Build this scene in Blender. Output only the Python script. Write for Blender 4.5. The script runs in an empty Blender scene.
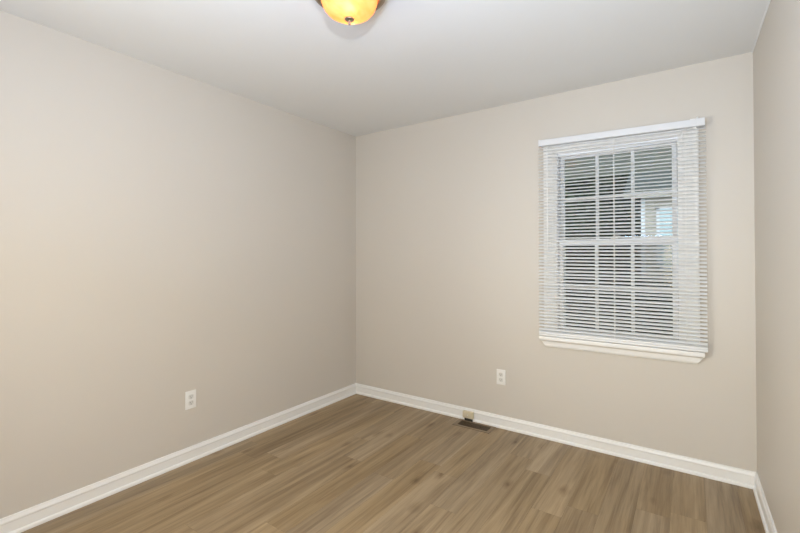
import bpy, bmesh, math, random
from mathutils import Vector, Matrix, noise
C = bpy.context.scene.collection
SC = bpy.context.scene
random.seed(7)
PI = math.pi

# ------------------------------------------------------------------ camera
cam = bpy.data.cameras.new('camera'); camo = bpy.data.objects.new('camera', cam); C.objects.link(camo)
SC.camera = camo
YAW, PITCH, ROLL, FPX = 0.603748, 0.008774, -0.002189, 419.504
cy_, sy_ = math.cos(YAW), math.sin(YAW)
fw = Vector((-sy_ * math.cos(PITCH), cy_ * math.cos(PITCH), math.sin(PITCH)))
rt = Vector((cy_, sy_, 0)); up = rt.cross(fw)
r2 = math.cos(ROLL) * rt + math.sin(ROLL) * up
u2 = -math.sin(ROLL) * rt + math.cos(ROLL) * up
m = Matrix((r2, u2, -fw)).transposed().to_4x4()
m.translation = Vector((2.61912, -3.05503, 1.29621))
camo.matrix_world = m
cam.sensor_width = 36; cam.sensor_fit = 'HORIZONTAL'; cam.lens = FPX / 800 * 36
cam.shift_y = -13.85 / 800; cam.clip_start = 0.02

# ------------------------------------------------------------------ world, exposure
w = bpy.data.worlds.new('overcast_sky'); SC.world = w; w.use_nodes = True
nt = w.node_tree; bg = nt.nodes['Background']
tc = nt.nodes.new('ShaderNodeTexCoord'); ns = nt.nodes.new('ShaderNodeTexNoise'); cr = nt.nodes.new('ShaderNodeValToRGB')
ns.inputs['Scale'].default_value = 3.0; ns.inputs['Detail'].default_value = 4
cr.color_ramp.elements[0].color = (0.62, 0.76, 1.0, 1); cr.color_ramp.elements[1].color = (0.86, 0.92, 1.0, 1)
nt.links.new(tc.outputs['Generated'], ns.inputs['Vector']); nt.links.new(ns.outputs['Fac'], cr.inputs['Fac'])
nt.links.new(cr.outputs['Color'], bg.inputs['Color']); bg.inputs['Strength'].default_value = 3.0
vs = SC.view_settings
vs.view_transform = 'Standard'; vs.look = 'None'; vs.gamma = 1; vs.use_curve_mapping = False; vs.exposure = 0.03

# ------------------------------------------------------------------ photographer's flash, direct head and ceiling bounce; other lamps are added fills
def area(name, loc, target, power, size, color):
    l = bpy.data.lights.new(name, 'AREA'); l.shape = 'DISK'; l.size = size; l.energy = power; l.color = color
    o = bpy.data.objects.new(name, l); C.objects.link(o); o.location = loc
    o.rotation_euler = (Vector(target) - Vector(loc)).to_track_quat('-Z', 'Y').to_euler()
    return o
area('camera_flash', (2.62, -3.06, 1.64), (1.3, -0.6, 1.75), 28.0, 0.07, (0.77, 0.87, 0.95))
area('bounce_flash', (2.10, -2.93, 1.52), (2.05, -2.62, 2.44), 33.0, 0.5, (0.32, 0.53, 0.92))
area('rear_fill', (2.5, -3.4, 1.3), (0.7, -1.9, 1.3), 23.0, 1.0, (1.0, 0.79, 0.51))  # unseen warm fill, added to brighten the room from behind the camera
area('side_fill', (0.75, -3.35, 1.3), (2.7, -0.9, 1.3), 15.0, 0.8, (1.0, 0.90, 0.68))  # unseen fill, added to lift the right wall
area('right_wall_fill', (0.4, -3.2, 1.1), (2.9, -0.7, 1.1), 5.0, 0.5, (1.0, 1.0, 0.94)).data.spread = 1.2  # narrow unseen fill, added to brighten the right wall further

# ------------------------------------------------------------------ materials
def new_mat(name):
    mt = bpy.data.materials.new(name); mt.use_nodes = True
    return mt, mt.node_tree, mt.node_tree.nodes['Principled BSDF']
def N(nt, t, **kw):
    n = nt.nodes.new(t)
    for k, v in kw.items():
        if k in n.inputs: n.inputs[k].default_value = v
        else: setattr(n, k, v)
    return n
def mat(name, col, rough=0.5, metal=0.0, spec=0.5, var=0.03, scale=8.0, bump=0.0, bscale=300.0, **extra):
    mt, nt, b = new_mat(name)
    b.inputs['Roughness'].default_value = rough; b.inputs['Metallic'].default_value = metal
    b.inputs['Specular IOR Level'].default_value = spec
    for k, v in extra.items(): b.inputs[k].default_value = v
    t = N(nt, 'ShaderNodeTexCoord'); n = N(nt, 'ShaderNodeTexNoise', Scale=scale, Detail=3.0)
    mx = N(nt, 'ShaderNodeMix', data_type='RGBA')
    mx.inputs['A'].default_value = (*[c * (1 - var) for c in col], 1); mx.inputs['B'].default_value = (*[min(1, c * (1 + var)) for c in col], 1)
    nt.links.new(t.outputs['Object'], n.inputs['Vector']); nt.links.new(n.outputs['Fac'], mx.inputs['Factor'])
    nt.links.new(mx.outputs['Result'], b.inputs['Base Color'])
    if bump:
        n2 = N(nt, 'ShaderNodeTexNoise', Scale=bscale, Detail=2.0); bp = N(nt, 'ShaderNodeBump', Strength=bump, Distance=0.001)
        nt.links.new(t.outputs['Object'], n2.inputs['Vector']); nt.links.new(n2.outputs['Fac'], bp.inputs['Height']); nt.links.new(bp.outputs['Normal'], b.inputs['Normal'])
    return mt
M = {}
M['wall'] = mat('beige_wall_paint', (0.595, 0.552, 0.490), 0.5, spec=0.35, var=0.01, scale=2, bump=0.25, bscale=220)
M['ceiling'] = mat('white_ceiling_paint', (0.775, 0.778, 0.768), 0.8, spec=0.2, var=0.01, scale=3, bump=0.3, bscale=160)
M['trim'] = mat('white_trim_paint', (0.80, 0.79, 0.765), 0.35, spec=0.5, var=0.01, bump=0.1, bscale=60)
M['vinyl'] = mat('white_window_vinyl', (0.87, 0.885, 0.91), 0.35, var=0.01)
M['rail'] = mat('white_rail_enamel', (0.68, 0.69, 0.705), 0.4, var=0.01)
M['slat'] = mat('white_slat_enamel', (0.775, 0.78, 0.775), 0.4, var=0.01)
M['cord'] = mat('white_cord', (0.82, 0.81, 0.78), 0.8, var=0.05, scale=200)
M['wand'] = mat('clear_plastic_wand', (0.85, 0.85, 0.84), 0.15, var=0.01)
M['plate'] = mat('white_outlet_plastic', (0.80, 0.79, 0.76), 0.3, var=0.01)
M['receptacle'] = mat('white_receptacle_plastic', (0.67, 0.66, 0.62), 0.35, var=0.01)
M['slot'] = mat('dark_slot', (0.03, 0.028, 0.025), 0.6)
M['screw'] = mat('painted_screw', (0.7, 0.69, 0.66), 0.3, metal=0.3)
M['jack'] = mat('ivory_jack_plastic', (0.62, 0.54, 0.38), 0.4, var=0.08, scale=60)
M['bronze'] = mat('brown_register_metal', (0.12, 0.085, 0.052), 0.55, metal=0.0, spec=.2, var=0.1, scale=40)
M['bronze_rim'] = mat('tan_register_rim', (0.22, 0.16, 0.095), 0.5, metal=0.0, var=0.1, scale=40)
M['duct'] = mat('dark_duct', (0.015, 0.013, 0.011), 0.7)
M['nickel'] = mat('brushed_nickel', (0.42, 0.36, 0.30), 0.3, metal=1.0, var=0.05, scale=30)
M['lock'] = mat('white_lock_metal', (0.7, 0.7, 0.7), 0.3)

def floor_mat():
    mt, nt, b = new_mat('oak_vinyl_plank')
    L = nt.links.new
    geo = N(nt, 'ShaderNodeTexCoord'); at = N(nt, 'ShaderNodeAttribute', attribute_name='plank')
    sep = N(nt, 'ShaderNodeSeparateColor'); L(at.outputs['Color'], sep.inputs[0])
    # offset the grain of every plank
    off = N(nt, 'ShaderNodeVectorMath', operation='SCALE'); off.inputs['Scale'].default_value = 37.0; L(at.outputs['Color'], off.inputs[0])
    add = N(nt, 'ShaderNodeVectorMath', operation='ADD'); L(geo.outputs['Object'], add.inputs[0]); L(off.outputs[0], add.inputs[1])
    def stretched(sx, sy, detail, dist, rough=0.55):
        mp = N(nt, 'ShaderNodeMapping'); mp.inputs['Scale'].default_value = (sx, sy, 1.0); L(add.outputs[0], mp.inputs['Vector'])
        n = N(nt, 'ShaderNodeTexNoise', Scale=1.0, Detail=detail, Distortion=dist, Roughness=rough); L(mp.outputs[0], n.inputs['Vector'])
        return n
    n1 = stretched(13, 0.75, 4, 1.0)       # broad soft bands along the plank
    n2 = stretched(45, 1.6, 5, 0.6, 0.6)  # fine streaks
    n3 = stretched(180, 6, 3, 0.0)       # pores
    def ramp(src, pts):
        r = N(nt, 'ShaderNodeValToRGB'); e = r.color_ramp.elements
        e[0].position, e[0].color = pts[0][0], (*pts[0][1], 1); e[1].position, e[1].color = pts[-1][0], (*pts[-1][1], 1)
        for p, c in pts[1:-1]: k = e.new(p); k.color = (*c, 1)
        L(src, r.inputs['Fac']); return r
    base = ramp(n1.outputs['Fac'], [(0.28, (0.220, 0.150, 0.080)), (0.48, (0.310, 0.222, 0.127)), (0.72, (0.43, 0.318, 0.192))])
    def mul(a, bsock, fac):
        mx = N(nt, 'ShaderNodeMix', data_type='RGBA', blend_type='MULTIPLY'); mx.inputs['Factor'].default_value = fac
        L(a, mx.inputs['A']); L(bsock, mx.inputs['B']); return mx.outputs['Result']
    fine = ramp(n2.outputs['Fac'], [(0.3, (0.68, 0.65, 0.61)), (0.5, (0.97, 0.97, 0.96)), (0.75, (1.15, 1.15, 1.15))])
    pore = ramp(n3.outputs['Fac'], [(0.35, (0.85, 0.84, 0.82)), (0.55, (1.02, 1.02, 1.02))])
    c = mul(base.outputs[0], fine.outputs[0], 0.8); c = mul(c, pore.outputs[0], 0.6)
    # knots
    mp = N(nt, 'ShaderNodeMapping'); mp.inputs['Scale'].default_value = (7.0, 3.2, 1.0); L(add.outputs[0], mp.inputs['Vector'])
    dn = N(nt, 'ShaderNodeTexNoise', Scale=3.0, Detail=2.0); L(mp.outputs[0], dn.inputs['Vector'])
    dm = N(nt, 'ShaderNodeMix', data_type='RGBA', blend_type='LINEAR_LIGHT'); dm.inputs['Factor'].default_value = 0.12
    L(mp.outputs[0], dm.inputs['A']); L(dn.outputs['Color'], dm.inputs['B'])
    vo = N(nt, 'ShaderNodeTexVoronoi', Scale=1.0, Randomness=1.0); L(dm.outputs['Result'], vo.inputs['Vector'])
    kn = ramp(vo.outputs['Distance'], [(0.04, (0.45, 0.38, 0.31)), (0.10, (0.74, 0.70, 0.65)), (0.24, (1, 1, 1))])
    sp = N(nt, 'ShaderNodeSeparateColor'); L(vo.outputs['Color'], sp.inputs[0])
    th = N(nt, 'ShaderNodeMath', operation='GREATER_THAN'); th.inputs[1].default_value = 0.40; L(sp.outputs[0], th.inputs[0])
    mk = N(nt, 'ShaderNodeMix', data_type='RGBA', blend_type='MULTIPLY'); L(th.outputs[0], mk.inputs['Factor']); L(c, mk.inputs['A']); L(kn.outputs[0], mk.inputs['B'])
    # tone of the plank
    tn = N(nt, 'ShaderNodeMapRange'); tn.inputs['To Min'].default_value = 0.93; tn.inputs['To Max'].default_value = 1.05; L(sep.outputs[1], tn.inputs['Value'])
    sc = N(nt, 'ShaderNodeVectorMath', operation='SCALE'); L(mk.outputs['Result'], sc.inputs[0]); L(tn.outputs[0], sc.inputs['Scale'])
    hs = N(nt, 'ShaderNodeHueSaturation'); mr = N(nt, 'ShaderNodeMapRange'); mr.inputs['To Min'].default_value = 0.92; mr.inputs['To Max'].default_value = 1.06
    L(sep.outputs[0], mr.inputs['Value']); L(mr.outputs[0], hs.inputs['Saturation']); L(sc.outputs[0], hs.inputs['Color'])
    L(hs.outputs[0], b.inputs['Base Color'])
    b.inputs['Roughness'].default_value = 0.48; b.inputs['Specular IOR Level'].default_value = 0.4
    bp = N(nt, 'ShaderNodeBump', Strength=0.12, Distance=0.001); L(n2.outputs['Fac'], bp.inputs['Height']); L(bp.outputs[0], b.inputs['Normal'])
    return mt
M['floor'] = floor_mat()
M['seam'] = mat('plank_seam', (0.10, 0.07, 0.045), 0.8)

def pane_mat(name, tint, glossy=0.08):
    mt = bpy.data.materials.new(name); mt.use_nodes = True; nt = mt.node_tree; nt.nodes.clear()
    o = N(nt, 'ShaderNodeOutputMaterial'); t = N(nt, 'ShaderNodeBsdfTransparent'); g = N(nt, 'ShaderNodeBsdfGlossy')
    t.inputs[0].default_value = (*tint, 1); g.inputs['Roughness'].default_value = 0.02
    fr = N(nt, 'ShaderNodeFresnel', IOR=1.35); mx = N(nt, 'ShaderNodeMixShader')
    nt.links.new(fr.outputs[0], mx.inputs[0]); nt.links.new(t.outputs[0], mx.inputs[1]); nt.links.new(g.outputs[0], mx.inputs[2]); nt.links.new(mx.outputs[0], o.inputs[0])
    return mt
M['glass'] = pane_mat('window_glass', (0.93, 0.96, 0.94))
def screen_mat():
    mt = bpy.data.materials.new('insect_screen_mesh'); mt.use_nodes = True; nt = mt.node_tree; nt.nodes.clear()
    o = N(nt, 'ShaderNodeOutputMaterial'); t = N(nt, 'ShaderNodeBsdfTransparent'); g = N(nt, 'ShaderNodeBsdfDiffuse')
    g.inputs[0].default_value = (0.025, 0.025, 0.02, 1); mx = N(nt, 'ShaderNodeMixShader'); mx.inputs[0].default_value = 0.48
    nt.links.new(t.outputs[0], mx.inputs[1]); nt.links.new(g.outputs[0], mx.inputs[2]); nt.links.new(mx.outputs[0], o.inputs[0])
    return mt
M['screen'] = screen_mat()
def bowl_mat():
    # marbled alabaster glass of a lit lamp: glows amber, with clear streaks nearly white
    mt, nt, b = new_mat('lit_alabaster_glass'); L = nt.links.new
    t = N(nt, 'ShaderNodeTexCoord'); mp = N(nt, 'ShaderNodeMapping'); mp.inputs['Rotation'].default_value = (0, 0, 0.6)
    L(t.outputs['Object'], mp.inputs['Vector'])
    ns = N(nt, 'ShaderNodeTexNoise', Scale=9.0, Detail=2.0, Distortion=1.5); L(mp.outputs[0], ns.inputs['Vector'])
    r = N(nt, 'ShaderNodeValToRGB'); r.color_ramp.elements[0].color = (0.97, 0.56, 0.25, 1); r.color_ramp.elements[1].color = (1.0, 0.70, 0.42, 1)
    r.color_ramp.elements[0].position = 0.35; r.color_ramp.elements[1].position = 0.7
    L(ns.outputs['Fac'], r.inputs['Fac']); L(r.outputs[0], b.inputs['Base Color']); b.inputs['Emission Color'].default_value = (1.0, 0.27, 0.03, 1)
    b.inputs['Emission Strength'].default_value = 1.3
    tr = N(nt, 'ShaderNodeBsdfTranslucent'); L(r.outputs[0], tr.inputs[0])
    mx = N(nt, 'ShaderNodeMixShader'); mx.inputs[0].default_value = 0.6
    L(b.outputs[0], mx.inputs[1]); L(tr.outputs[0], mx.inputs[2]); L(mx.outputs[0], nt.nodes['Material Output'].inputs[0])
    b.inputs['Roughness'].default_value = 0.15
    return mt
M['bowl'] = bowl_mat()

# ------------------------------------------------------------------ mesh helpers
def box(bm, x0, x1, y0, y1, z0, z1, bev=0.0, seg=2):
    r = bmesh.ops.create_cube(bm, size=1.0)
    vs_ = r['verts']
    for v in vs_:
        v.co = Vector((x0 + (v.co.x + .5) * (x1 - x0), y0 + (v.co.y + .5) * (y1 - y0), z0 + (v.co.z + .5) * (z1 - z0)))
    if bev > 0:
        es = list({e for v in vs_ for e in v.link_edges})
        bmesh.ops.bevel(bm, geom=es, offset=bev, segments=seg, affect='EDGES', profile=0.5)
    return vs_
def tube(bm, pts, r, n=8, caps=True):
    pts = [Vector(p) for p in pts]; rings = []
    for i, p in enumerate(pts):
        d = (pts[min(i + 1, len(pts) - 1)] - pts[max(i - 1, 0)]).normalized()
        a = d.orthogonal().normalized(); b_ = d.cross(a)
        if rings:  # keep the frame from twisting
            ref = rings[-1][0].co - pts[i - 1]; a = (ref - d * ref.dot(d)).normalized(); b_ = d.cross(a)
        rr = r[i] if isinstance(r, (list, tuple)) else r
        rings.append([bm.verts.new(p + a * rr * math.cos(2 * PI * k / n) + b_ * rr * math.sin(2 * PI * k / n)) for k in range(n)])
    for A, B in zip(rings, rings[1:]):
        for k in range(n): bm.faces.new((A[k], A[(k + 1) % n], B[(k + 1) % n], B[k]))
    if caps: bm.faces.new(rings[0][::-1]); bm.faces.new(rings[-1])
def lathe(bm, prof, n=48):
    rings = []
    for r, z in prof:
        rings.append([bm.verts.new((0, 0, z))] if r < 1e-6 else [bm.verts.new((r * math.cos(2 * PI * k / n), r * math.sin(2 * PI * k / n), z)) for k in range(n)])
    for A, B in zip(rings, rings[1:]):
        for k in range(n):
            k2 = (k + 1) % n
            if len(A) == 1 and len(B) == 1: continue
            if len(A) == 1: bm.faces.new((A[0], B[k2], B[k]))
            elif len(B) == 1: bm.faces.new((A[k], A[k2], B[0]))
            else: bm.faces.new((A[k], A[k2], B[k2], B[k]))
def obj(name, bm, m, parent=None, smooth=False, loc=None):
    bmesh.ops.recalc_face_normals(bm, faces=bm.faces[:])
    me = bpy.data.meshes.new(name); bm.to_mesh(me); bm.free()
    for x in (m if isinstance(m, (list, tuple)) else [m]): me.materials.append(x)
    if smooth:
        for p in me.polygons: p.use_smooth = True
        try: me.set_sharp_from_angle(angle=math.radians(40))
        except Exception: pass
    o = bpy.data.objects.new(name, me); C.objects.link(o)
    if loc: o.location = loc
    if parent: o.parent = parent
    return o
def struct(name, bm, m, **k):
    o = obj(name, bm, m, **k); o['kind'] = 'structure'; return o
def empty(name, loc, label=None, cat=None, group=None, rot=(0, 0, 0), kind=None):
    o = bpy.data.objects.new(name, None); C.objects.link(o); o.location = loc; o.rotation_euler = rot
    if label: o['label'] = label
    if cat: o['category'] = cat
    if group: o['group'] = group
    if kind: o['kind'] = kind
    return o

# ------------------------------------------------------------------ room shell
W, H, D = 2.9209, 2.44, 3.6
RA = 0.008178                    # the right wall runs very slightly out of square
HX0, HX1, HZ0, HZ1 = 1.848, 2.577, 0.712, 2.034   # hole for the window
WT = 0.13
bm = bmesh.new()
for x0, x1, z0, z1 in ((-0.14, HX0, -0.1, H + .1), (HX1, W + .2, -0.1, H + .1), (HX0, HX1, -0.1, HZ0), (HX0, HX1, HZ1, H + .1)):
    box(bm, x0, x1, 0, WT, z0, z1)
bmesh.ops.remove_doubles(bm, verts=bm.verts[:], dist=1e-5)
struct('wall_back', bm, M['wall'])
bm = bmesh.new(); box(bm, -0.14, 0, -D - .14, 0, -.1, H + .1); struct('wall_left', bm, M['wall'])
bm = bmesh.new()
vv = box(bm, 0, 0.14, -D - .14, 0, -.1, H + .1)
for v in vv: v.co.x += W + RA * -v.co.y
struct('wall_right', bm, M['wall'])
bm = bmesh.new(); box(bm, 0, W + .2, -D - .14, -D, -.1, H + .1); struct('wall_front', bm, M['wall'])
bm = bmesh.new(); box(bm, 0, W + .03, -D, 0, H, H + .1); struct('ceiling', bm, M['ceiling'])
# uneven caulk bead where the ceiling paint laps on to the right wall
bm = bmesh.new()
pts = []
for i in range(61):
    y = -D * i / 60
    pts.append((W + RA * -y - 0.002, y, H - 0.003 + 0.0015 * noise.noise((y * 9, 0, 0))))
tube(bm, pts, 0.005, 6)
struct('trim_1', bm, M['ceiling'], smooth=True)

# floor: every plank a face with its own tone, thin dark seams between
PW, PL, X0 = 0.1482, 1.2192, 0.0134 - 0.1482
joints = {3: -1.265, 4: -1.42, 5: -0.745, 6: -1.005, 1: -1.215, 9: -0.77, 10: -0.842, 12: -0.372}
bm = bmesh.new(); lay = bm.loops.layers.float_color.new('plank')
box(bm, 0, W + .03, -D, 0, -0.1, -0.0012)
for f in bm.faces: f.material_index = 1
rnd = random.Random(21)
row = 0
x = X0
while x < W + .03:
    xa, xb = max(x, 0.0), min(x + PW, W + .03)
    if xb - xa > .003:
        j = joints.get(row, None)
        if j is None: j = -rnd.uniform(0.1, 1.2)
        ys = [j + k * PL for k in range(-4, 4)]
        ys = [-D] + [y for y in ys if -D + .01 < y < -0.01] + [0.0]
        for y0, y1 in zip(ys, ys[1:]):
            g = 0.00025
            col = (rnd.random(), rnd.random(), rnd.random(), 1)
            vs_ = [bm.verts.new(p) for p in ((xa + g, y0 + g, 0), (xb - g, y0 + g, 0), (xb - g, y1 - g, 0), (xa + g, y1 - g, 0))]
            f = bm.faces.new(vs_); f.material_index = 0
            for l in f.loops: l[lay] = col
    x += PW; row += 1
struct('floor', bm, [M['floor'], M['seam']])

# baseboards: profile (distance from wall, height), mitred at the corners
PROF = [(0, 0), (0.0215, 0), (0.0215, 0.008), (0.0195, 0.0145), (0.0155, 0.0185), (0.0125, 0.0195), (0.0125, 0.021), (0.0118, 0.062), (0.0135, 0.066), (0.0135, 0.072), (0.0110, 0.0775), (0.0085, 0.084), (0.0075, 0.0895), (0.0045, 0.0915), (0, 0.0915)]
def baseboard(name, a, b, nrm, mit0, mit1):
    a, b, nrm = Vector(a), Vector(b), Vector(nrm); d = (b - a).normalized()
    bm = bmesh.new()
    A = [bm.verts.new(a + nrm * p + d * p * mit0 + Vector((0, 0, z + .0002))) for p, z in PROF]
    B = [bm.verts.new(b + nrm * p - d * p * mit1 + Vector((0, 0, z + .0002))) for p, z in PROF]
    n = len(PROF)
    for k in range(n): bm.faces.new((A[k], A[(k + 1) % n], B[(k + 1) % n], B[k]))
    bm.faces.new(A); bm.faces.new(B)
    return struct(name, bm, M['trim'])
baseboard('baseboard_back', (0, 0, 0), (W, 0, 0), (0, -1, 0), 1, 1)
baseboard('baseboard_left', (0, 0, 0), (0, -D, 0), (1, 0, 0), 1, 1)
baseboard('baseboard_right', (W, 0, 0), (W + RA * D, -D, 0), (-1, -RA, 0), 1, 1)
baseboard('baseboard_front', (0, -D, 0), (W + RA * D, -D, 0), (0, 1, 0), 1, 1)

# ------------------------------------------------------------------ window
win = empty('window_1', (2.2125, 0, 0.70), kind='structure')
def wobj(name, bm, m, smooth=False, parent=win):
    for v in bm.verts: v.co -= Vector((2.2125, 0, 0.70))
    return obj(name, bm, m, parent, smooth)
JX0, JX1, JZ0, JZ1 = 1.862, 2.563, 0.738, 2.02
bm = bmesh.new()
box(bm, HX0 + .0005, JX0, 0.0005, WT, HZ0 + .026, HZ1 - .0005); box(bm, JX1, HX1 - .0005, 0.0005, WT, HZ0 + .026, HZ1 - .0005)
box(bm, JX0, JX1, 0.0005, WT, JZ1, HZ1 - .0005); box(bm, JX0, JX1, .006, .049, 1.996, JZ1); box(bm, JX0, JX1, 0.035, WT + .02, HZ0 + .001, JZ0)
wobj('jamb', bm, M['vinyl'])
# casing boards with a stepped profile
def casing_v(bm, xi, xo):
    s = 1 if xo > xi else -1
    pr = [(0, 0), (0, .010), (.006, .013), (.020, .013), (.026, .010), (.070, .014), (.080, .019), (.092, .019), (.097, .014), (.097, 0)]
    wid = abs(xo - xi)
    P = [(xi + s * a * wid / .097, -b_) for a, b_ in pr]
    A = [bm.verts.new((px, py - .0003, JZ0)) for px, py in P]; B = [bm.verts.new((px, py - .0003, JZ1 + (abs(px - xi)))) for px, py in P]
    n = len(P)
    for k in range(n): bm.faces.new((A[k], A[(k + 1) % n], B[(k + 1) % n], B[k]))
    bm.faces.new(A); bm.faces.new(B)
bm = bmesh.new(); casing_v(bm, JX0 - .002, 1.766); wobj('casing', bm, M['trim'])
bm = bmesh.new(); casing_v(bm, JX1 + .002, 2.669); wobj('casing', bm, M['trim'])
bm = bmesh.new()
pr = [(0, 0), (0, .010), (.006, .013), (.020, .013), (.026, .010), (.060, .014), (.066, .019), (.074, .019), (.078, .014), (.078, 0)]
A = [bm.verts.new((JX0 - .002 - a * .096 / .078, -b_ - .0003, JZ1 + a)) for a, b_ in pr]
B = [bm.verts.new((JX1 + .002 + a * .104 / .078, -b_ - .0003, JZ1 + a)) for a, b_ in pr]
for k in range(len(pr)): bm.faces.new((A[k], A[(k + 1) % len(pr)], B[(k + 1) % len(pr)], B[k]))
bm.faces.new(A); bm.faces.new(B); wobj('head_casing', bm, M['trim'])
# stool (inner sill) and apron with slanting ends
bm = bmesh.new()
box(bm, 1.740, 2.690, -0.057, -0.0005, 0.7065, 0.7335, .004, 3)
box(bm, JX0 - .012, JX1 + .012, -0.001, 0.036, HZ0 + .0005, 0.7335)
wobj('stool', bm, M['trim'], True)
bm = bmesh.new()
pr = [(-.0005, .706, 0), (-.030, .706, 0), (-.030, .700, .004), (-.0235, .694, .008), (-.0215, .668, .027), (-.0180, .660, .033), (-.014, .6545, .036), (-.0005, .6545, .036)]
A = [bm.verts.new((1.742 + i_, y, z)) for y, z, i_ in pr]; B = [bm.verts.new((2.688 - i_, y, z)) for y, z, i_ in pr]
for k in range(len(pr)): bm.faces.new((A[k], A[(k + 1) % len(pr)], B[(k + 1) % len(pr)], B[k]))
bm.faces.new(A); bm.faces.new(B); wobj('apron', bm, M['trim'])
# sashes with muntin bars and panes
def sash(y0, y1, z0, z1, gz0, gz1, muns, zh):
    bm = bmesh.new(); sx0, sx1 = JX0 + .004, JX1 - .004; gx0, gx1 = 1.892, 2.533
    yi, yo = y0, y1
    box(bm, sx0, gx0, yi, yo, z0, z1, .002, 1); box(bm, gx1, sx1, yi, yo, z0, z1, .002, 1)
    box(bm, gx0 - .001, gx1 + .001, yi, yo, z0, gz0, .002, 1); box(bm, gx0 - .001, gx1 + .001, yi, yo, gz1, z1, .002, 1)
    s = wobj('sash', bm, M['vinyl'])
    ym = (y0 + y1) / 2
    bm = bmesh.new()
    for mx_ in muns: box(bm, mx_ - .0105, mx_ + .0105, ym - .008, ym + .008, gz0 - .001, gz1 + .001, .003, 1)
    box(bm, gx0 - .001, gx1 + .001, ym - .0075, ym + .0075, zh - .0105, zh + .0105, .003, 1)
    g = wobj('muntin_grid', bm, M['vinyl']); g.parent = s
    bm = bmesh.new(); box(bm, gx0 - .003, gx1 + .003, ym - .002, ym + .002, gz0 - .003, gz1 + .003)
    g = wobj('glass_pane', bm, M['glass']); g.parent = s
    return s
sash(.050, .082, 1.375, JZ1 - .003, 1.410, 1.984, (2.105, 2.318), 1.697)
low = sash(.012, .044, JZ0 + .001, 1.410, 0.788, 1.377, (2.105, 2.318), 1.076)
bm = bmesh.new(); box(bm, 2.19, 2.235, .016, .038, 1.4105, 1.422, .003, 2); box(bm, 2.205, 2.25, .020, .030, 1.422, 1.430, .003, 2)
g = wobj('sash_lock', bm, M['lock']); g.parent = low
# insect screen outside the lower sash
bm = bmesh.new()
box(bm, JX0 + .004, JX0 + .022, .108, .118, JZ0 + .002, 1.40); box(bm, JX1 - .022, JX1 - .004, .108, .118, JZ0 + .002, 1.40)
box(bm, JX0 + .022, JX1 - .022, .108, .118, JZ0 + .002, JZ0 + .02); box(bm, JX0 + .022, JX1 - .022, .108, .118, 1.382, 1.40)
fr = wobj('screen_frame', bm, M['vinyl'])
bm = bmesh.new(); box(bm, JX0 + .02, JX1 - .02, .1125, .1135, JZ0 + .018, 1.385); g = wobj('screen_mesh', bm, M['screen']); g.parent = fr

# ------------------------------------------------------------------ mini blind
BX0, BX1, BY = 1.748, 2.700, -0.0435
BC = (BX0 + BX1) / 2
SL = -0.0205                      # the headrail hangs a little lower at the right
blind = empty('window_blind', (BC, 0, 2.11), 'white horizontal mini blind, slats half open, hung over the window', 'blind')
def bobj(name, bm, m, smooth=False):
    for v in bm.verts: v.co -= Vector((BC, 0, 2.11))
    return obj(name, bm, m, blind, smooth)
def tilt(bm, t=1.0):
    for v in bm.verts: v.co.z += SL * (v.co.x - BC) * t
bm = bmesh.new()
# open-topped U section rail
pr = [(-.062, 2.0615), (-.064, 2.064), (-.064, 2.100), (-.0625, 2.104), (-.0605, 2.104), (-.0600, 2.100), (-.0600, 2.066), (-.0240, 2.066), (-.0240, 2.100), (-.0236, 2.103), (-.0215, 2.103), (-.0205, 2.100), (-.0205, 2.064), (-.0225, 2.0615)]
A = [bm.verts.new((BX0, y, z)) for y, z in pr]; B = [bm.verts.new((BX1 - .002, y, z)) for y, z in pr]
for k in range(len(pr)): bm.faces.new((A[k], A[(k + 1) % len(pr)], B[(k + 1) % len(pr)], B[k]))
bm.faces.new(A); bm.faces.new(B); tilt(bm)
rail = bobj('headrail', bm, M['rail'])
for xa, xb, ext in ((BX0 - .002, BX0 + .012, 0), (BX1 - .040, BX1 - .001, 1)):
    bm = bmesh.new()
    box(bm, xa, xb, -.066, -.0202, 2.0605, 2.1055, .0015, 2); tilt(bm); bobj('end_bracket', bm, M['rail'])
bm = bmesh.new(); box(bm, BX1 - .072, BX1 - .048, -.0655, -.0202, 2.1015, 2.1075, .001, 1); tilt(bm); bobj('mounting_clip', bm, M['wand'])
# slats: crowned, room side tipped down
TILT = math.radians(27)
def slat_bm(tlt=TILT, crown=.0022, w_=.0255):
    bm = bmesh.new(); n = 6; th = .0006
    P = []
    for k in range(n + 1):
        u = (k / n - .5); P.append((u * w_, crown * (1 - 4 * u * u)))
    Q = P + [(a, b_ - th) for a, b_ in reversed(P)]
    c_, s_ = math.cos(tlt), math.sin(tlt)
    Q = [(a * c_ - b_ * s_, a * s_ + b_ * c_) for a, b_ in Q]     # +a = towards the window, raised
    A = [bm.verts.new((BX0 - .007, BY + a, b_)) for a, b_ in Q]; B = [bm.verts.new((BX1 + .003, BY + a, b_)) for a, b_ in Q]
    for k in range(len(Q)): bm.faces.new((A[k], A[(k + 1) % len(Q)], B[(k + 1) % len(Q)], B[k]))
    bm.faces.new(A); bm.faces.new(B)
    for v in bm.verts: v.co.x -= BC
    return bm
NS, ZT, ZB = 57, 2.0465, 0.7855
s0 = obj('slat', slat_bm(), M['slat'], blind, True)
srnd = random.Random(4)
for i in range(NS):
    o = s0 if i == 0 else s0.copy()
    if i: C.objects.link(o); o.parent = blind
    z = ZT + (ZB - ZT) * i / (NS - 1); t = 1 - i / (NS - 1)
    o.location = (0, srnd.uniform(-.0006, .0006), z - 2.11)
    o.rotation_euler = (srnd.uniform(-.03, .03), -math.atan(SL * t), 0)
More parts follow.
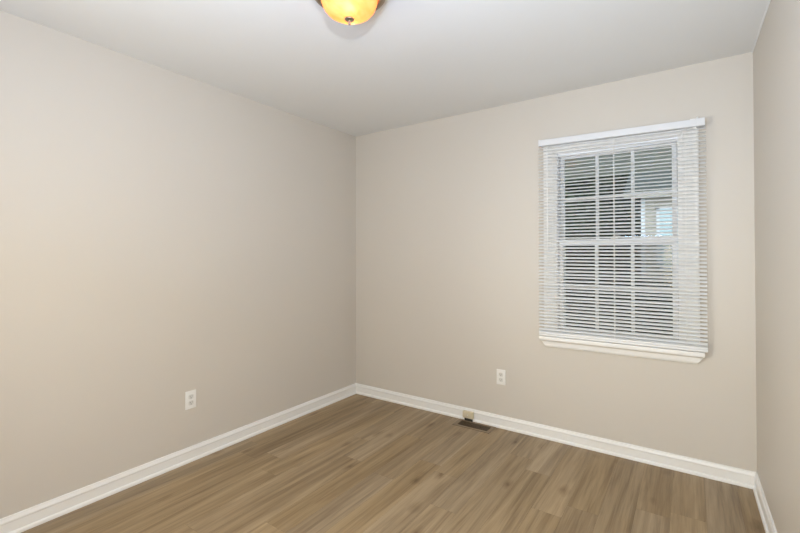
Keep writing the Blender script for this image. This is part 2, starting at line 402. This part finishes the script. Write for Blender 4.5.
# one spare slat lying on the bottom rail
for k in range(1):
    bm = slat_bm(math.radians(12), .0020)
    o = obj('slat', bm, M['slat'], blind, True); o.location = (0, 0, .7705 + k * .0052 - 2.11); o.rotation_euler = (0, srnd.uniform(-.001, .001), 0)
bm = bmesh.new(); box(bm, BX0 - .006, BX1 + .004, -.0565, -.0305, .7368, .7505, .003, 2); box(bm, BX0 - .006, BX1 + .004, -.0565, -.0305, .7507, .7655, .003, 2); bobj('bottom_rail', bm, M['slat'], True)
LAD = (1.838, 2.220, 2.603)
for lx in LAD:
    bm = bmesh.new(); zt = 2.062 + SL * (lx - BC)
    for yy in (BY - .0135, BY + .0135): tube(bm, [(lx, yy, zt), (lx, yy, .766)], .0009 if lx != 2.220 else .0013, 5)
    for i in range(NS):
        z = ZT + (ZB - ZT) * i / (NS - 1) - .0015 + SL * (lx - BC) * (1 - i / (NS - 1)); tube(bm, [(lx, BY - .0135, z - .006), (lx, BY + .0135, z + .006)], .0005, 4)
    bobj('ladder_cord', bm, M['cord'])
    bm = bmesh.new(); tube(bm, [(lx + .004, BY, zt), (lx + .004, BY, .75)], .0009, 5); bobj('lift_cord', bm, M['cord'])
bm = bmesh.new()
tube(bm, [(1.808, -.0665, 2.066), (1.808, -.070, 2.058), (1.808, -.0715, 2.048)], .0018, 6)
bobj('wand_hook', bm, M['wand'])
bm = bmesh.new()
tube(bm, [(1.808, -.0715, 2.050), (1.808, -.072, 1.70), (1.8075, -.072, 1.365), (1.807, -.072, 1.338)], [.0028, .0034, .0034, .0046], 6)
bobj('tilt_wand', bm, M['wand'])
bm = bmesh.new()
tube(bm, [(2.655, -.068, 2.05), (2.655, -.067, 2.035)], .003, 6); tube(bm, [(2.628, -.067, 2.042), (2.655, -.067, 2.046)], .0022, 6)
bobj('cord_lock', bm, M['wand'])

# ------------------------------------------------------------------ wall outlets (u = along wall, v = up, w = out of wall; built facing -y)
def outlet(loc, rz, label):
    t = empty('wall_outlet', loc, label, 'outlet', rot=(0, 0, rz))
    bm = bmesh.new(); box(bm, -.035, .035, -.006, -.0002, -.057, .057, .0028, 3); obj('cover_plate', bm, M['plate'], t, True)
    for s in (1, -1):
        bm = bmesh.new(); n = 28; P = []
        for k in range(n):
            a = 2 * PI * k / n; P.append((max(-.0165, min(.0165, .0195 * math.cos(a))), max(-.0145, min(.0145, .0175 * math.sin(a)))))
        A = [bm.verts.new((p, -.0055, q + s * .0195)) for p, q in P]; B = [bm.verts.new((p * .97, -.0078, q * .97 + s * .0195)) for p, q in P]
        for k in range(n): bm.faces.new((A[k], A[(k + 1) % n], B[(k + 1) % n], B[k]))
        bm.faces.new(A); bm.faces.new(B)
        r = obj('receptacle', bm, M['receptacle'], t)
        bm = bmesh.new()
        box(bm, -.0075, -.0053, -.0081, -.0070, s * .0195 - .001, s * .0195 + .008); box(bm, .0050, .0070, -.0081, -.0070, s * .0195 - .0005, s * .0195 + .0075)
        tube(bm, [(0, -.0070, s * .0195 - .0075), (0, -.0081, s * .0195 - .0075)], .0028, 10)
        obj('slots', bm, M['slot'], r)
    bm = bmesh.new(); tube(bm, [(0, -.0055, 0), (0, -.0072, 0)], .003, 12); obj('screw', bm, M['screw'], t)
    return t
outlet((1.440, 0, 0.381), 0, 'white duplex outlet on the back wall between the corner and the window')
outlet((0, -1.609, 0.388), PI / 2, 'white duplex outlet low on the long left wall')

# ------------------------------------------------------------------ phone jack on the baseboard and floor register
j = empty('phone_jack', (1.180, -.0135, .050), 'ivory plastic phone jack box fixed on the baseboard above the floor vent', 'phone jack')
bm = bmesh.new(); box(bm, -.044, .044, -.026, 0, -.026, .026, .003, 3); obj('jack_body', bm, M['jack'], j, True)
bm = bmesh.new(); box(bm, -.034, .034, -.0285, -.0255, -.020, .020, .0012, 2); obj('jack_cover', bm, M['jack'], j, True)
bm = bmesh.new(); tube(bm, [(0, -.028, 0), (0, -.0300, 0)], .003, 12); obj('screw', bm, M['screw'], j)
bm = bmesh.new(); box(bm, -.030, .036, -.022, -.0085, -.0485, -.0262, .001, 1); obj('shaded_gap_block', bm, M['slot'], j)  # black block standing in for the shaded gap below the jack
reg = empty('floor_register', (1.257, -.092, 0), 'brown metal slotted floor vent set in the planks against the back wall', 'floor vent')
bm = bmesh.new()
ox, oy, ix, iy = .150, .068, .122, .044
for s in (-1, 1):
    box(bm, -ox, ox, min(s * oy, s * iy), max(s * oy, s * iy), .0002, .004, .001, 1)
    box(bm, min(s * ox, s * ix), max(s * ox, s * ix), -iy, iy, .0002, .004, .001, 1)
obj('rim', bm, M['bronze_rim'], reg)
bm = bmesh.new(); box(bm, -ix, ix, -iy, iy, .0002, .0006); obj('duct_opening', bm, M['duct'], reg)
bm = bmesh.new()
for k in range(23): xk = -ix + .0105 * (k + .6); box(bm, xk - .0016, xk + .0016, -iy, iy, .0008, .0036)
for k in range(4): yk = -iy + .0176 * (k + 1); 
for yk in (-.022, 0, .022): box(bm, -ix, ix, yk - .0022, yk + .0022, .0008, .0038)
obj('grille', bm, M['bronze'], reg)
bm = bmesh.new(); box(bm, .055, .063, -.005, .008, .0038, .010, .001, 1); obj('damper_lever', bm, M['bronze'], reg)

# ------------------------------------------------------------------ ceiling lamp
lamp = empty('ceiling_lamp', (1.473, -1.757, H), 'lit flush ceiling lamp with amber marbled glass bowl and nickel rim', 'ceiling lamp')
bm = bmesh.new()
lathe(bm, [(0, 0), (.118, 0), (.128, -.006), (.140, -.022), (.146, -.040), (.151, -.052), (.153, -.060), (.151, -.068), (.145, -.072), (.132, -.072), (.127, -.069), (.124, -.058), (.123, -.050), (.0, -.046)])
obj('canopy_pan', bm, M['nickel'], lamp, True)
bm = bmesh.new()
pr = [(.122, -.058), (.119, -.075), (.1145, -.098), (.106, -.120), (.092, -.137), (.072, -.149), (.046, -.157), (.020, -.1605), (.004, -.161)]
lathe(bm, pr + [(.004, -.158), (.046, -.154), (.071, -.146), (.090, -.134), (.1035, -.118), (.1115, -.097), (.116, -.075), (.119, -.058)])
bowl = obj('glass_bowl', bm, M['bowl'], lamp, True)
bm = bmesh.new()
lathe(bm, [(0, -.1605), (.008, -.1607), (.010, -.163), (.0185, -.165), (.0200, -.168), (.0190, -.171), (.010, -.1725), (.0062, -.175), (.0055, -.180), (.0065, -.185), (.0045, -.190), (0, -.192)], 24)
obj('finial', bm, M['nickel'], lamp, True)
bm = bmesh.new(); tube(bm, [(0, 0, -.047), (0, 0, -.1607)], .003, 8); obj('stem', bm, M['nickel'], lamp)
for k, (dx, dy) in enumerate(((-.028, .040), (.028, -.040))):
    l = bpy.data.lights.new('bulb_light', 'POINT'); l.energy = 0.30; l.color = (1.0, 0.90, 0.74); l.shadow_soft_size = .022
    o = bpy.data.objects.new('bulb_light', l); C.objects.link(o); o.parent = lamp; o.location = (dx, dy, -.136)
    bm = bmesh.new(); bmesh.ops.create_uvsphere(bm, u_segments=16, v_segments=10, radius=.018)
    for v in bm.verts: v.co += Vector((dx * 1.7, dy * 1.7, -.085))
    mb = M.get('bulb')
    if not mb:
        mb = mat('frosted_bulb', (1, .9, .7), .4, **{'Emission Color': (1, .8, .5, 1), 'Emission Strength': 8.0}); M['bulb'] = mb
    obj('bulb', bm, mb, lamp, True)

# ------------------------------------------------------------------ outside: porch roof, yard, trees, neighbouring house
def col_noise(name, c0, c1, scale, rough=.9):
    mt, nt, b = new_mat(name); L = nt.links.new
    t = N(nt, 'ShaderNodeTexCoord'); n = N(nt, 'ShaderNodeTexNoise', Scale=scale, Detail=6.0, Roughness=.65); r = N(nt, 'ShaderNodeValToRGB')
    r.color_ramp.elements[0].position = .35; r.color_ramp.elements[1].position = .68
    r.color_ramp.elements[0].color = (*c0, 1); r.color_ramp.elements[1].color = (*c1, 1)
    L(t.outputs['Object'], n.inputs['Vector']); L(n.outputs['Fac'], r.inputs['Fac']); L(r.outputs[0], b.inputs['Base Color'])
    b.inputs['Roughness'].default_value = rough; return mt
M['soffit'] = col_noise('porch_board', (.30, .30, .25), (.42, .42, .36), 3)
M['reflector'] = col_noise('pale_reflector', (.36, .36, .33), (.48, .47, .43), 4)  # pale colour of the added light-bouncing slab
M['fascia'] = col_noise('porch_fascia', (.72, .73, .74), (.80, .81, .82), 4)
M['yard'] = col_noise('leaf_litter', (.045, .036, .018), (.12, .095, .05), 3.5)
M['grass'] = col_noise('yard_grass', (.03, .036, .022), (.075, .08, .05), 6)
M['leaf'] = col_noise('dark_leaf', (.018, .028, .014), (.06, .075, .04), 5)
M['leaf2'] = col_noise('olive_leaf', (.035, .032, .013), (.10, .09, .04), 5)
M['bark'] = col_noise('bark', (.035, .028, .02), (.09, .075, .055), 12)
M['siding'] = col_noise('tan_siding', (.46, .41, .33), (.54, .49, .40), 1.5)
M['roofing'] = col_noise('grey_shingle', (.022, .026, .02), (.05, .055, .045), 9)
M['house_glass'] = mat('painted_sky_reflection', (.55, .68, .68), .12, spec=.8, var=.04, scale=2)  # pale blue base colour stands in for reflected sky
bm = bmesh.new(); bmesh.ops.create_grid(bm, x_segments=60, y_segments=60, size=1)
for v in bm.verts:
    x, y = v.co.x * 26 + 1, v.co.y * 13 + 13.15
    z = -.45 + max(0, (y - 9.5)) * .20 * (1 if x < 0 else max(.25, 1 - x * .2)) + .06 * noise.noise((x * .7, y * .7, 0))
    if y < 1.5: z = -.45
    v.co = Vector((x, y, z))
struct('ground', bm, M['yard'], smooth=True)
pr_ = bmesh.new(); box(pr_, -4, 6, WT, 3.2, 2.40, 2.52); box(pr_, -4, 6, 3.2, 3.24, 2.38, 2.62)
o = obj('porch_roof', pr_, M['soffit']); o['kind'] = 'structure'
bm = bmesh.new(); box(bm, -4, 6, WT + .002, 3.6, -.5, -.36); struct('reflector_slab', bm, M['reflector'])  # unseen slab, added to bounce daylight up to the porch roof and slats
def foliage(bm, c, r, n, size, rnd):
    for _ in range(n):
        d = Vector((rnd.gauss(0, 1), rnd.gauss(0, 1), rnd.gauss(0, 1))).normalized() * rnd.uniform(.45, 1.0)
        p = Vector((c[0] + d.x * r[0], c[1] + d.y * r[1], c[2] + d.z * r[2]))
        a = Vector((rnd.gauss(0, 1), rnd.gauss(0, 1), rnd.gauss(0, 1))).normalized(); b_ = a.orthogonal().normalized()
        s = size * rnd.uniform(.6, 1.3)
        bm.faces.new([bm.verts.new(p + a * s), bm.verts.new(p + b_ * s * .5), bm.verts.new(p - a * s), bm.verts.new(p - b_ * s * .5)])
def gz(x, y): return -.45 + max(0, (y - 9.5)) * .20 * (1 if x < 0 else max(.25, 1 - x * .2))
def tree(x, y, h, r, m, label, cat, seed, group=None):
    rr = random.Random(seed); z0 = gz(x, y) - .1
    t = empty('tree', (x, y, z0), label, cat, group)
    bm = bmesh.new(); tube(bm, [(0, 0, 0), (rr.uniform(-.1, .1), 0, h * .4), (rr.uniform(-.2, .2), 0, h * .8)], [.16, .12, .05], 10)
    for k in range(5):
        a = rr.uniform(0, 2 * PI); zz = h * rr.uniform(.35, .6); tube(bm, [(0, 0, zz), (math.cos(a) * r * .4, math.sin(a) * r * .4, zz + .5), (math.cos(a) * r * .7, math.sin(a) * r * .7, zz + 1.2)], [.06, .04, .02], 6)
    obj('trunk', bm, M['bark'], t, True)
    bm = bmesh.new()
    for k in range(9): foliage(bm, (rr.uniform(-.5, .5) * r, rr.uniform(-.4, .4) * r, h * (.14 + .08 * k + rr.uniform(-.03, .03))), (r * .6, r * .6, h * .2), 900, .20, rr)
    obj('foliage', bm, m, t)
tree(-2.9, 13.4, 6.6, 1.5, M['leaf'], 'dark leafy tree on the bank seen through the left window panes', 'tree', 2)
tree(.15, 16.0, 7.6, 2.2, M['leaf'], 'tall dark leafy tree on the bank seen through the middle window panes', 'tree', 3)
tree(-.7, 11.4, 5.6, 1.2, M['leaf'], 'smallest dark tree, standing nearest the window beyond the yard', 'tree', 4)
tree(5.2, 18.5, 9.0, 2.2, M['leaf'], 'dark leafy tree rising behind the roof of the tan house', 'tree', 5)
for k, (tx, ty) in enumerate(((-9.6, 20.5), (-4.6, 20.0), (.4, 21.5))):
    tree(tx, ty, 9.0, 2.4, M['leaf'], 'tall dark tree in the back row on the wooded bank', 'tree', 20 + k, 'back row of trees')
def shrub(x, y, h, r, m, label, seed):
    rr = random.Random(seed); t = empty('shrub', (x, y, gz(x, y) - .02), label, 'shrub')
    bm = bmesh.new()
    for k in range(6):
        a = rr.uniform(0, 2 * PI); tube(bm, [(0, 0, 0), (math.cos(a) * r * .3, math.sin(a) * r * .3, h * .5), (math.cos(a) * r * .6, math.sin(a) * r * .6, h * .85)], [.02, .013, .006], 5)
    obj('stem', bm, M['bark'], t)
    bm = bmesh.new()
    for k in range(4): foliage(bm, (rr.uniform(-.4, .4) * r, rr.uniform(-.3, .3) * r, h * rr.uniform(.35, .65)), (r * .75, r * .7, h * .36), 420, .05, rr)
    obj('foliage', bm, m, t)
shrub(-.9, 5.6, 1.15, .9, M['leaf2'], 'olive shrub seen low through the left window panes', 11)
shrub(.75, 4.9, 1.0, .7, M['leaf'], 'dark green shrub seen low through the middle window panes', 12)
shrub(2.0, 7.4, 1.45, 1.0, M['leaf'], 'dark green shrub against the front of the tan neighbouring house', 13)
# house
hs = empty('neighbouring_house', (4.6, 9, gz(4.6, 9)), 'tan sided neighbouring house with a pale window, beyond the right panes', 'house')
def hobj(name, bm, m, parent=hs):
    for v in bm.verts: v.co -= Vector((4.6, 9, gz(4.6, 9)))
    return obj(name, bm, m, parent)
bm = bmesh.new()
box(bm, 1.66, 8.5, 9.03, 14, -.6, 2.75)
z = -.4
while z < 2.7:      # lapped boards
    vs_ = box(bm, 1.66, 8.5, 9.0, 9.03, z, z + .15)
    for v in vs_:
        if v.co.z > z + .1 and v.co.y < 9.01: v.co.y += .02
    z += .15
hobj('siding_wall', bm, M['siding'])
bm = bmesh.new(); box(bm, 1.63, 1.72, 8.97, 9.12, -.5, 2.72); hobj('corner_board', bm, M['fascia'])
bm = bmesh.new(); box(bm, 1.3, 8.8, 8.55, 8.60, 2.70, 2.84); hobj('fascia_board', bm, M['siding'])
bm = bmesh.new()
A = [(1.3, 8.5, 2.80), (1.3, 11.5, 4.4), (1.3, 14.5, 2.80)]
va = [bm.verts.new(p) for p in A]; vb = [bm.verts.new((8.8, p[1], p[2])) for p in A]
bm.faces.new(va); bm.faces.new(vb)
for k in range(3): bm.faces.new((va[k], va[(k + 1) % 3], vb[(k + 1) % 3], vb[k]))
hobj('roof', bm, M['roofing'])
bm = bmesh.new()
x0, x1, z0, z1 = 1.96, 2.95, .98, 2.50
for a in ((x0, x0 + .07, z0, z1), (x1 - .07, x1, z0, z1), (x0, x1, z0, z0 + .07), (x0, x1, z1 - .07, z1), (x0, x1, 1.71, 1.77)): box(bm, a[0], a[1], 8.95, 9.0, a[2], a[3])
wf = hobj('window_frame', bm, M['fascia'])
bm = bmesh.new(); box(bm, x0 + .05, x1 - .05, 8.965, 8.995, z0 + .05, z1 - .05); g = hobj('window_pane', bm, M['house_glass']); g.parent = wf
